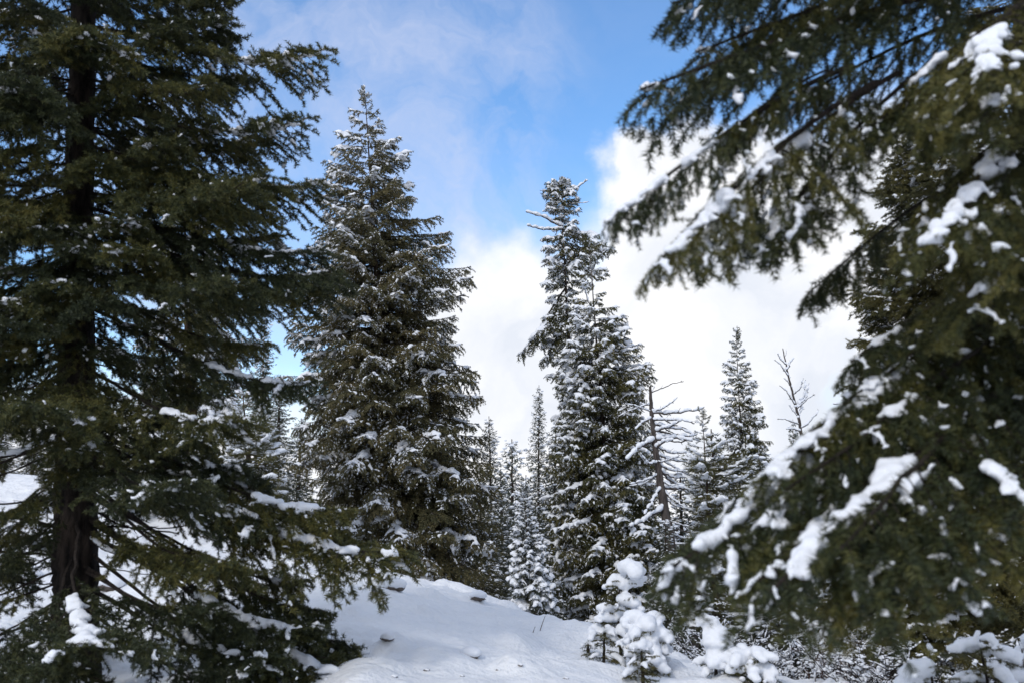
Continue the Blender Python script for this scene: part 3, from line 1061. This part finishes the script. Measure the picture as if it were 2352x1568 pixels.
far_tree(560, 1010, 60, 1, 'distant low conifer left of the small snow-ball pine', 1.0)
for k, (x, y, Y, v) in enumerate([(20, 860, 44, 0), (90, 905, 50, 1), (235, 900, 46, 2), (330, 930, 52, 0), (150, 940, 60, 1)]):
    far_tree(x, y, Y, v, ['snowy conifer on the hillside at the far left edge', 'conifer on the hillside left of the big shaded trunk', 'conifer on the hillside just right of the big shaded trunk',
                          'low conifer on the hillside behind the left fir boughs', 'conifer on the hillside hidden behind the big shaded trunk'][k], 1.0)
far_tree(1600, 1045, 46, 0, 'conifer behind the bare branches of the dead snag', .85)
far_tree(1652, 985, 40, 3, 'conifer between the bottlebrush pine and the narrow spire', .7)
far_tree(1560, 1080, 40, 1, 'conifer close behind the trunk of the dead snag', .9)
far_tree(1480, 985, 44, 2, 'conifer between the wide dark fir and the dead snag', .7)
far_tree(1745, 1040, 44, 1, 'conifer right of the narrow spire base', .9)
far_tree(1822, 965, 46, 2, 'fir behind the thin dead snag', .6)
far_tree(1880, 1010, 40, 0, 'conifer behind the tip of the near right bough', .9)
far_tree(1930, 900, 36, 2, 'tall conifer behind the right boughs', .9)
far_tree(1700, 1170, 32, 1, 'snow-crusted young conifer below the narrow spire', 1.1)
far_tree(1790, 1180, 30, 3, 'snow-crusted young conifer behind the near right bough', 1.2)
far_tree(1620, 1200, 30, 3, 'snow-crusted young conifer beside the dead snag trunk', 1.2)
far_tree(1530, 1190, 27, 1, 'snow-crusted young conifer right of the wide dark fir', 1.0)
far_tree(1240, 1200, 30, 3, 'snow-crusted young conifer at the left foot of the wide dark fir', 1.0)
far_tree(2080, 1000, 30, 1, 'conifer deep behind the right boughs', 1.2)
far_tree(2200, 950, 28, 0, 'conifer deep in shade at the right edge', 1.2)
far_tree(2320, 1000, 26, 1, 'conifer in shade furthest right behind the near boughs', 1.2)

# ------------------------------------------------------------------ dead snags


def dead_branch(seed, L, bend=.15, twigs=9, r=.034, snow_w=1.4):
    rng = np.random.default_rng(seed)
    n = 14
    t = np.linspace(0, 1, n)
    p = np.stack([L * t, np.cumsum(rng.normal(size=n)) * L * .022, L * (-.25 * t * (1 - t) * rng.uniform(.3, 1.3) + bend * t ** 3) + np.cumsum(rng.normal(size=n)) * L * .018], 1)
    wb, sb = MeshBuf(), MeshBuf()
    tube(wb, p, r * np.linspace(1, .45, n), 5)
    paths = [(p, r)]
    for k in range(twigs):
        i = rng.integers(3, n - 1)
        l = L * rng.uniform(.04, .16)
        d = norm(np.array([rng.uniform(.1, .8), rng.uniform(-1, 1), rng.uniform(-.5, .5)]))
        m = 5
        s = np.linspace(0, 1, m)[:, None]
        q = p[i] + d * l * s + UP * l * .2 * s ** 2
        tube(wb, q, r * .35 * np.linspace(1, .4, m), 3)
        paths.append((q, r * .35))
    c, rr = [], []
    for q, r_ in paths[:1]:
        for s in np.linspace(.03, .97, int(L / .03)):
            x = s * (len(q) - 1); i = min(int(x), len(q) - 2); f = x - i
            a = q[i] * (1 - f) + q[i + 1] * f
            if math.sin(s * 23 + seed) < -.8:
                continue
            rd = r_ * (1.25 + .35 * math.sin(s * 31 + seed) + rng.uniform(-.2, .2)) * snow_w * (1 - .3 * s)
            c.append(a + UP * (r_ * (1 - .7 * s) * .75 + rd * .5)); rr.append(rd)
    for q, r_ in paths[1:]:
        for a in q[1:]:
            c.append(a + UP * r_ * .8); rr.append(r_ * 1.1)
    balls(sb, np.array(c), np.array(rr), .85)
    v, f = remeshed(sb, max(.009, r * .36), 1)
    s2 = MeshBuf(); s2.add(v, f)
    return dict(L=L, mesh=wb.mesh('dead_branch', [BARK_GREY], True), snow=s2.mesh('snow', [SNOW], True), chord=p[-1].copy())


DEAD = [dead_branch(401 + i, L, b, tw) for i, (L, b, tw) in enumerate([(1.5, .12, 12), (1.5, .02, 12), (1.3, .25, 10), (1.5, -.1, 10), (.8, .2, 7), (.8, -.15, 6)])]


def dead_bough(root, base, a, b, rng, snow=True, mat=None, thin=1.0):
    a = np.asarray(a) - base; b = np.asarray(b) - base
    L = float(np.linalg.norm(b - a))
    c = [x for x in DEAD if abs(math.log(x['L'] / L)) < .75] or DEAD
    k = c[rng.integers(len(c))]
    M, s = align(k['chord'], a, b, rng.normal() * .12)
    M = M @ Matrix.Diagonal((1, thin, thin, 1))
    o = part('branch', k['mesh'], root, M)
    if mat:
        o.material_slots[0].link = 'OBJECT'
        o.material_slots[0].material = mat
    if snow:
        part('snow', k['snow'], o)


def poly_at(pl, y):
    pl = np.array(pl, float)
    return np.interp(y, pl[:, 1], pl[:, 0])


def snag(label, seed, Y, pl, widths, tips, bark, extra=0, lr=(1, 1), length=(60, 120), yr=(900, 1300)):
    rng = np.random.default_rng(seed)
    pts = np.array([P(x, y, Y) for x, y in pl])[::-1]
    b = pts[0].copy()
    b[2] = min(b[2], gz(b[0], Y)) - .2
    base = np.array([pts[0][0], Y, gz(pts[0][0], Y)])
    pts = np.vstack([b, pts])
    wd = np.array(widths[::-1]) * Y / FQ / 2
    wd = np.concatenate([[wd[0] * 1.1], wd])
    root = empty('dead_tree', base, label, 'dead tree', 'bare dead snags')
    part('trunk', trunk_mesh(rng, pts - base, wd, 10, bark, .07), root)
    for (ay, tx, ty, dy) in tips:
        dead_bough(root, base, P(poly_at(pl, ay), ay, Y), P(tx, ty, Y + dy), rng)
    for i in range(extra):
        ay = rng.uniform(*yr)
        sd = 1 if rng.uniform() < .62 else -1
        L = rng.uniform(*length) * (lr[0] if sd > 0 else lr[1])
        dy = rng.uniform(-1.2, 1.2)
        dead_bough(root, base, P(poly_at(pl, ay), ay, Y), P(poly_at(pl, ay) + sd * L, ay + L * rng.uniform(-.35, .75), Y + dy), rng, rng.uniform() < .6, None, rng.uniform(.5, .9))
    return root


snag('dead snag with many snow-lined bare branches right of the wide dark fir', 501, 28, [(1493, 888), (1497, 960), (1508, 1050), (1522, 1140), (1545, 1280), (1590, 1490)], [6, 11, 15, 20, 25, 34],
     [(945, 1556, 912, -.2), (950, 1617, 935, .2), (965, 1595, 972, -.3), (975, 1600, 1000, .3), (990, 1565, 965, -.5), (1000, 1602, 995, .4), (1010, 1590, 1012, -.2), (1025, 1600, 1035, .2),
      (1030, 1545, 1010, -.8), (1045, 1600, 1060, .5), (1062, 1560, 1045, -.6), (1065, 1595, 1080, .2), (1080, 1600, 1090, .6), (1100, 1570, 1110, -.4), (1120, 1610, 1135, .3), (1140, 1600, 1170, .2),
      (1010, 1440, 1055, -.5), (1060, 1470, 1040, -.8), (1090, 1445, 1110, -.3), (1120, 1480, 1180, -.8), (930, 1470, 925, .3), (960, 1460, 985, -.2), (905, 1503, 885, 0), (905, 1486, 895, 0)],
     BARK_GREY, 34, (1, .7), (18, 112), (900, 1420))
snag('thin leaning dead snag with few curved twigs against white cloud', 502, 34, [(1798, 800), (1808, 850), (1824, 915), (1836, 965), (1850, 1080)], [2, 4, 5, 7, 9],
     [(868, 1778, 826, -.1), (838, 1786, 812, 0), (935, 1790, 885, -.1), (935, 1858, 880, .1), (940, 1872, 905, -.2), (935, 1850, 872, .3), (975, 1785, 962, 0), (985, 1880, 940, .2), (820, 1806, 802, 0), (960, 1838, 915, .3), (850, 1824, 822, .2), (890, 1800, 868, .1), (905, 1846, 868, -.3), (955, 1812, 930, .2), (990, 1806, 985, -.2), (1000, 1870, 975, .3)],
     BARK_GREY, 0)
# bare limbs at the ragged top of the tall thin fir
_rg = np.random.default_rng(55)
for a, b in [((1292, 522), (1207, 490)), ((1292, 528), (1212, 512)), ((1290, 455), (1348, 412)), ((1290, 470), (1352, 460)), ((1290, 445), (1240, 440)), ((1292, 480), (1246, 482)), ((1300, 790), (1238, 832)),
             ((1288, 430), (1300, 408)), ((1288, 420), (1284, 402)), ((1370, 720), (1340, 640)), ((1365, 640), (1340, 590)), ((1362, 620), (1385, 580))]:
    dead_bough(E_root, E_base, P(*a, 36), P(*b, 35.7), _rg, True, None, .7)

# ------------------------------------------------------------------ the near left fir
rng = np.random.default_rng(601)
YA = 10.3
bA = P(172, 1568, YA)
bA[2] = gz(bA[0], YA)
rootA = empty('fir_tree', bA, 'large shaded dark green fir filling the left side, trunk near left edge', 'fir tree', 'near framing firs')
tp = [(bA - bA) + np.array([0, 0, -.4]), P(172, 1400, YA) - bA, P(172, 1000, YA) - bA, P(178, 600, YA) - bA, P(190, 0, YA) - bA, P(196, -900, YA) - bA]
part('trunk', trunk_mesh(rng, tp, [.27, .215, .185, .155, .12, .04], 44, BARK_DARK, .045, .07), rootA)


def axA(py):
    return P(np.interp(py, [-900, 0, 600, 1000, 1568], [196, 190, 178, 172, 172]), py, YA)


# boughs whose tips the photograph shows: trunk height, tip, depth, snow
for ay, tx, ty, dY, sn in [(60, 735, 126, -.4, 2), (110, 560, 175, .3, 1), (20, 530, 60, -.2, 1), (-60, 520, -20, .2, 1), (180, 530, 205, -.8, 1), (250, 695, 286, -.3, 2), (300, 590, 340, .5, 1), (340, 590, 390, -1.0, 1),
                           (330, 742, 440, .1, 2), (360, 610, 480, -.5, 1), (440, 560, 420, -1.3, 1), (470, 755, 582, -.1, 2), (500, 640, 545, .5, 2), (520, 775, 618, -.6, 1), (540, 740, 672, .3, 1), (560, 600, 690, -.2, 1),
                           (620, 560, 640, -1.2, 1), (650, 610, 790, .1, 1), (690, 712, 878, -.1, 2), (800, 470, 900, .5, 1), (840, 500, 960, -1.4, 2),
                           (900, 640, 1200, -.4, 2), (940, 790, 1165, -.2, 2), (960, 902, 1268, -.5, 2), (985, 785, 1220, .2, 1), (1000, 700, 1180, .4, 1), (1050, 680, 1225, .3, 1), (1090, 748, 1400, .0, 1), (1120, 700, 1335, .5, 1),
                           (1160, 852, 1555, -.6, 2), (1180, 800, 1480, .1, 2), (1200, 700, 1440, -.8, 2), (1240, 660, 1540, -.3, 1), (1280, 600, 1500, -1.2, 2), (1330, 780, 1590, .2, 1), (1380, 560, 1580, -.6, 1),
                           (1300, 520, 1390, -1.5, 1), (1100, 480, 1290, -1.7, 1), (1020, 430, 1100, -1.8, 2),
                           (1180, 185, 1480, -2.6, 2), (1250, 120, 1530, -2.2, 2), (1330, 30, 1500, -1.4, 2), (1380, 260, 1600, -2.4, 1)]:
    bough(rootA, bA, 'nearbare' if ay > 880 else 'near', axA(ay), P(tx, ty, YA + dY), rng, sn)
# the rest of the crown all round the trunk
nA = 142
for i in range(nA):
    q = (i + rng.uniform()) / nA
    py = -260 + 1680 * q ** 1.18
    az = i * GOLD + rng.normal() * .3
    q = np.clip((py + 300) / 1700, 0, 1)
    ca, sa = math.cos(az), math.sin(az)
    low = py > 820
    if low and rng.uniform() < .45:
        continue
    R = (1.60 + .50 * q) * rng.uniform(.62, 1.0)
    if 560 < py < 930 and ca > 0: R *= .72
    if low and sa < 0 and abs(ca) < .6: continue
    a = axA(py)
    k = -.02 + .30 * q + rng.normal() * .06
    b = a + np.array([R * ca, R * sa, -R * k])
    b[2] = max(b[2], gz(b[0], b[1]) + .1)
    t_ = rng.uniform()
    bough(rootA, bA, 'nearbare' if low else 'near', a, b, rng, 0 if t_ < .2 else (1 if t_ < .6 else 2))
for i in range(26):      # boughs reaching toward the path across the upper trunk
    py = -150 + 1020 * (i + rng.uniform()) / 26
    az = -math.pi / 2 + rng.normal() * .75
    R = rng.uniform(1.1, 1.9)
    a = axA(py)
    bough(rootA, bA, 'near', a, a + np.array([R * math.cos(az), R * math.sin(az), -R * rng.uniform(.15, .5)]), rng, int(rng.uniform(0, 2.4)))
for i in range(15):      # shorter drooping boughs in front of the middle trunk
    py = 430 + 760 * (i + rng.uniform()) / 15
    az = -math.pi / 2 + rng.normal() * .55
    R = rng.uniform(.75, 1.35)
    a = axA(py)
    bough(rootA, bA, 'near', a, a + np.array([R * math.cos(az), R * math.sin(az), -R * rng.uniform(.35, .8)]), rng, int(rng.uniform(0, 2.5)))
for i in range(15):      # dead lower limbs, thin and bare
    py = rng.uniform(930, 1460)
    sd = -1 if i % 3 else 1
    a = axA(py)
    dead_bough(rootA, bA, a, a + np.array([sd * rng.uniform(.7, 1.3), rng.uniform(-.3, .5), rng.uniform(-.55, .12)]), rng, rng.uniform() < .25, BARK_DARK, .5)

# ------------------------------------------------------------------ the near right fir
rng = np.random.default_rng(701)
YB = 5.4
bB = P(2540, 1568, YB)
bB[2] = gz(bB[0], YB)
rootB = empty('fir_tree', bB, 'near blurred fir on the right whose drooping snow-laden boughs reach into the picture', 'fir tree', 'near framing firs')
part('trunk', trunk_mesh(rng, [np.array([0, 0, -.4]), np.array([0, 0, 1.5]), np.array([0, 0, 4]), np.array([.05, 0, 8])], [.24, .2, .16, .05], 18, BARK_DARK, .05), rootB)


def axB(py):
    p = P(2540, py, YB)
    return np.array([bB[0], YB, p[2]])


HB = [  # attach point (None = trunk at that height), tip, depth of tip, snow
    ((None, -40), (1474, 205), 4.5, 1), ((1960, 150, 4.75), (1415, 495), 4.3, 2), ((2010, 190, 4.8), (1502, 615), 4.2, 2), ((2060, 170, 4.9), (1600, 560), 4.5, 2), ((1900, 160, 4.7), (1640, 330), 4.6, 1),
    ((2120, 160, 4.9), (1745, 560), 4.6, 1),  ((None, -160), (1545, 8), 4.7, 1), ((None, -260), (1640, -60), 4.9, 1),
    ((None, -100), (1600, 120), 4.9, 1), ((None, -120), (1760, 60), 5.3, 1), ((None, -200), (1900, -30), 4.6, 1), ((None, 0), (1780, 250), 5.2, 1), ((None, 60), (1930, 330), 4.6, 1),
    ((2230, 400, 5.4), (1848, 680), 5.4, 0), 
    ((None, 60), (2250, 280), 3.9, 1), ((None, 0), (2250, 180), 3.7, 2), ((None, 200), (2300, 420), 4.1, 1), ((None, 330), (2280, 600), 3.8, 1), ((None, 420), (2240, 720), 4.0, 1), 
    ((None, 250), (2260, 520), 3.7, 2), 
    ((None, 560), (1955, 830), 4.7, 1), ((None, 640), (1925, 930), 4.6, 1), ((None, 660), (1745, 1090), 4.4, 2), ((None, 720), (1585, 1325), 4.1, 2), ((None, 760), (1680, 1350), 3.9, 2), ((None, 740), (1730, 1210), 4.3, 2),
    ((None, 700), (1835, 1010), 4.5, 1), ((None, 780), (1830, 1350), 3.8, 1), ((None, 800), (1930, 1260), 3.7, 1), ((None, 760), (1890, 1120), 4.0, 1), ((None, 820), (1975, 1380), 3.8, 1), 
    ((None, 700), (1985, 1000), 4.3, 1),
]
for a, b, d, sn in HB:
    pa = axB(a[1]) if a[0] is None else P(*a)
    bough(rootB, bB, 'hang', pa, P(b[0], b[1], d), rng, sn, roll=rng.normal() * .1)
for i in range(16):     # the sides turned away from the path, which close the crown
    py = -250 + 950 * (i + rng.uniform()) / 16
    az = i * GOLD
    ca, sa = math.cos(az), math.sin(az)
    R = rng.uniform(1.2, 2.0)
    if ca < -.25: continue
    a = axB(py)
    if sa < -.2: R *= .55
    b = a + np.array([R * ca * (.6 if ca < 0 else 1), R * sa, -R * .4])
    bough(rootB, bB, 'hang', a, b, rng, int(rng.uniform() < .5))

# ------------------------------------------------------------------ saplings and snowy bushes


def sapling(label, seed, Y, top, base_px, rad_px, n, group='snow-laden saplings', cover=.6, name='sapling', cat='sapling', low=.10, bend=(0, 0), cone=.5, lump=.085):
    rng = np.random.default_rng(seed)
    t = P(top[0], top[1], Y)
    xb = P(base_px, 1450, Y)[0]
    base = np.array([xb, Y, gz(xb, Y)])
    H = t - base
    Hn = float(np.linalg.norm(H))
    bw = np.array([bend[0] * Y / FQ, 0, 0])
    cv = lambda f: H * f + bw * math.sin(f * math.pi) + np.array([bend[1] * Y / FQ, 0, 0]) * f ** 4
    root = empty(name, base, label, cat, group)
    part('trunk', trunk_mesh(rng, [np.array([0, 0, -.15])] + [cv(f) for f in (.2, .4, .6, .8, 1)], [.024, .021, .017, .013, .009, .004], 7, TWIG, .04), root)
    R0 = rad_px * Y / FQ
    sn = MeshBuf()
    k_ = Hn / 1.2
    for i in range(n):
        q = (i + rng.uniform()) / n
        f = 1 - q * (1 - low)
        R = R0 * (1 - cone + cone * q) * rng.uniform(.6, 1.12)
        az = i * GOLD + rng.normal() * .3
        d = np.array([math.cos(az), math.sin(az), 0])
        a = cv(max(.03, f - .04)); b = cv(f) + d * R + UP * R * rng.uniform(-.45, .1)
        b[2] = max(b[2], gz(b[0] + base[0], b[1] + base[1]) - base[2] + .05)
        bough(root, base, 'sapling', base + a, base + b, rng, 0)
        if rng.uniform() < cover:
            m = 5
            u = np.linspace(rng.uniform(.25, .6), 1.0, m)[:, None]
            c = a * (1 - u) + b * u + UP * R * .18 * np.sin(u * math.pi) + rng.normal(size=(m, 3)) * .012
            r = lump * rng.uniform(.55, 1.25) * (.65 + .5 * np.sin(u[:, 0] * 2.6)) * min(1.2, k_ + .3)
            c[:, 2] += r * .55
            balls(sn, c, r, .78)
            for _ in range(5):
                j = rng.integers(m)
                o_ = rng.normal(size=3) * np.array([.75, .75, .1])
                o_[2] -= .5 * np.hypot(o_[0], o_[1])
                balls(sn, c[j] + o_ * r[j], r[j] * rng.uniform(.3, .6), .85)
    for f in (.9, .97, 1.02):
        balls(sn, cv(f) + rng.normal(size=3) * .01, lump * rng.uniform(.35, .55), .9)
    v, f = remeshed(sn, .019, 3)
    mb = MeshBuf()
    v = v + (.012 * vnoise(v[:, 0] * 17 + 5, v[:, 2] * 17 + v[:, 1] * 9))[:, None] * norm(v - v.mean(0))
    mb.add(v, f)
    o = part('snow', mb.mesh('snow', [SNOW], True), root)
    return root


sapling('tall crooked sapling piled with snow in front of the wide dark fir', 801, 13.5, (1428, 1292), 1432, 46, 34, bend=(-14, 14), cone=.25, lump=.085, cover=.55)
sapling('low sapling buried in snow left of the crooked sapling foot', 802, 13.5, (1388, 1440), 1385, 48, 14, cone=.2)
sapling('thick round sapling buried in snow right of the crooked sapling', 803, 13.0, (1480, 1425), 1482, 66, 40, cone=.3, lump=.10, cover=.68)
sapling('green-showing sapling in front of the snow-buried saplings', 804, 12.0, (1468, 1450), 1474, 44, 40, cover=.2, cone=.5, lump=.06)
sapling('slender sapling with a forked snowy tip near the bottom of the slope', 805, 12.5, (1626, 1425), 1640, 44, 26, cone=.7, lump=.10, cover=.55, bend=(8, -6))
sapling('low sapling under a thick snow cushion below the near right bough', 806, 12.3, (1720, 1500), 1722, 66, 26, cone=.2, lump=.13, cover=.75)
sapling('small sapling almost covered, leftmost on the snow slope edge', 807, 14.0, (1352, 1470), 1350, 24, 8, cone=.3)
sapling('dense snow-heaped bush at the bottom right corner', 808, 7.5, (2250, 1455), 2280, 115, 34, cat='bush', name='snowy_bush', cone=.3, lump=.052, cover=.5)
sapling('snow-heaped bush left of the corner bush at the bottom', 809, 7.2, (2135, 1490), 2140, 80, 26, cat='bush', name='snowy_bush', cone=.3, lump=.058, cover=.55)
sapling('snow-heaped bush at the very right edge of the bottom corner', 810, 7.8, (2345, 1480), 2370, 100, 26, cat='bush', name='snowy_bush', cone=.3, lump=.052, cover=.5)


def twig_bush(label, seed, Y, px, wpx, hpx, n, mat):
    rng = np.random.default_rng(seed)
    xb = P(px, 1500, Y)[0]
    base = np.array([xb, Y, gz(xb, Y)])
    sc_ = Y / FQ
    root = empty('twig_bush', base, label, 'bush', 'bare twig bushes under the right boughs')
    wb, sb = MeshBuf(), MeshBuf()
    for i in range(n):
        a = np.array([rng.normal() * wpx * .25 * sc_, rng.normal() * .4, -.1])
        h = hpx * sc_ * rng.uniform(.5, 1.1)
        d = np.array([rng.normal() * .5, rng.normal() * .5, 1])
        k = 9
        s = np.linspace(0, 1, k)[:, None]
        p = a + d * h * s + np.cumsum(rng.normal(size=(k, 3)), 0) * h * .035 - UP * h * .25 * s ** 2
        tube(wb, p, .012 * np.linspace(1, .3, k), 3)
        pp = [p]
        for j in range(7):
            q0 = p[rng.integers(2, k)]
            e = norm(np.array([rng.normal(), rng.normal(), rng.uniform(-.1, .9)]))
            q = q0 + e * h * rng.uniform(.12, .35) * np.linspace(0, 1, 5)[:, None] + np.cumsum(rng.normal(size=(5, 3)), 0) * .01
            tube(wb, q, .006 * np.linspace(1, .4, 5), 3)
            pp.append(q)
        for q in pp:
            m = (q[:-1] + q[1:]) / 2; T = q[1:] - q[:-1]
            g = rng.uniform(size=len(m)) < .55
            m, T = m[g], T[g]
            W = norm(np.cross(T, UP + .01)); Nn = norm(np.cross(W, T))
            wd = rng.uniform(.008, .022, len(m))[:, None]
            ellipsoids(sb, m + Nn * wd * .5, T * .55, W * wd, Nn * wd, OCT)
            for c in q[-1:]:
                if rng.uniform() < .3:
                    balls(sb, c + rng.normal(size=(4, 3)) * .022, rng.uniform(.012, .03, 4), .6, ICO0)
    part('stems', wb.mesh('stems', [mat], True), root)
    part('snow', sb.mesh('snow', [SNOW], True), root)


twig_bush('bare snow-flecked twig bush right of the low cushion sapling', 821, 16, 1800, 130, 150, 46, TWIG)
twig_bush('bare reddish twig bush beneath the lowest right bough', 822, 14, 1930, 140, 130, 44, RED_TWIG)
twig_bush('tangled twig bush behind the slender forked sapling', 823, 19, 1680, 150, 190, 46, TWIG)
twig_bush('tangled twig bush left of the snow-heaped corner bushes', 824, 12, 2040, 130, 140, 44, TWIG)
twig_bush('snowy twig bush at the foot of the dead snag', 825, 24, 1600, 110, 150, 40, BARK_GREY)
twig_bush('dark twig bush deep behind the right corner bushes', 826, 12, 2230, 150, 200, 46, TWIG)


# ------------------------------------------------------------------ stones and tufts poking out of the snow
def lump_stone(label, seed, px, py, w_m, Y, capr=1.0, name='stone', cat='stone', group='snow-capped stones on the slope'):
    rng = np.random.default_rng(seed)
    x = P(px, py, Y)[0]
    base = np.array([x, Y, gz(x, Y)])
    root = empty(name, base, label, cat, group)
    tv, tf = ICO2
    v = tv * (1 + .12 * rng.normal(size=(len(tv), 1))) * np.array([w_m * .50, w_m * .42, w_m * .24])
    b = MeshBuf(); b.add(v + np.array([0, 0, w_m * .02]), tf)
    part('rock', b.mesh('rock', [STONE], True), root)
    s = MeshBuf()
    balls(s, np.array([[0, -.02, w_m * .24], [w_m * .22, -.03, w_m * .18], [-w_m * .22, 0, w_m * .18], [0.02, w_m * .25, w_m * .10]]), np.array([.46, .40, .38, .46]) * w_m * capr, .62, ICO2)
    vv, ff = remeshed(s, w_m * .07, 3)
    m = MeshBuf(); m.add(vv, ff)
    part('snow', m.mesh('snow', [SNOW], True), root)


def ground_Y(px, py):
    """depth at which the view ray through a pixel meets the ground"""
    ys = np.linspace(5, 40, 900)
    pts = np.array([P(px, py, y) for y in ys])
    z = ground_z(pts[:, 0], pts[:, 1])
    k = np.where(pts[:, 2] <= z)[0]
    return float(ys[k[0]]) if len(k) else None


for i, (px, py, wpx, lab) in enumerate([
        (862, 1334, 34, 'small snow-capped stone near the crest below the central fir'), (905, 1350, 48, 'wide snow-capped stone just right of the crest stone'), (1080, 1505, 42, 'lone snow-capped stone with dark underside mid slope'),
        (1098, 1372, 34, 'snow-covered stone on the crest line of the slope'), (740, 1480, 40, 'snow-covered stone close to the left fir boughs'), (890, 1470, 28, 'faint snow-covered stone on the open slope'),
        (828, 1500, 36, 'snow-covered stone in the lower left of the open slope'), (60, 1330, 60, 'snow-capped stone with dark gap left of the big trunk'), (30, 1250, 60, 'snow-capped stone higher left of the big trunk'),
        (90, 1180, 50, 'snow-capped stone on the hillside left of the trunk'), (250, 1350, 60, 'snow-capped stone right of the big trunk foot'), (330, 1290, 50, 'snow-capped stone beneath the left fir boughs'),
        (420, 1420, 60, 'snow-capped stone lower beneath the left fir boughs'), (520, 1480, 60, 'snow-capped stone under the lowest left boughs'), *[(x, y, 15, 'tiny dark stone poking through the open snow slope') for x, y in ((1195, 1530), (1145, 1545), (1300, 1558), (1060, 1552), (980, 1540), (905, 1555))]]):
    yy = ground_Y(px, py)
    if yy:
        lump_stone(lab, 900 + i, px, py, wpx * yy / FQ * (1 if wpx > 20 else random.uniform(.7, 1.3)), yy, 1.0 if wpx > 20 else .6, group='snow-capped stones on the slope' if wpx > 20 else 'tiny stones poking through the snow')

for i, (px, py, h, lab) in enumerate([(1238, 1450, 42, 'single thin dry stalk on the slope below the small white fir'), (1350, 1500, 30, 'single short dry stalk left of the saplings'), (1222, 1452, 20, 'short dry stalk beside the thin stalk')]):
    yy = ground_Y(px, py)
    if yy:
        pp = P(px, py, yy)
        base = np.array([pp[0], yy, gz(pp[0], yy)])
        root = empty('stalk', base, lab, 'stalk', 'dry stalks in the snow')
        b = MeshBuf()
        hh = h * yy / FQ
        s = np.linspace(0, 1, 7)[:, None]
        tube(b, np.array([0, 0, -.05]) + np.array([.25, .1, 1]) * hh * s + np.array([.1, 0, 0]) * hh * s ** 2, .007 * np.linspace(1, .4, 7), 4)
        part('stem', b.mesh('stem', [RED_TWIG], True), root)

print('TRIS', sum(len(m.polygons) for m in bpy.data.meshes), 'OBJ', len(bpy.data.objects))
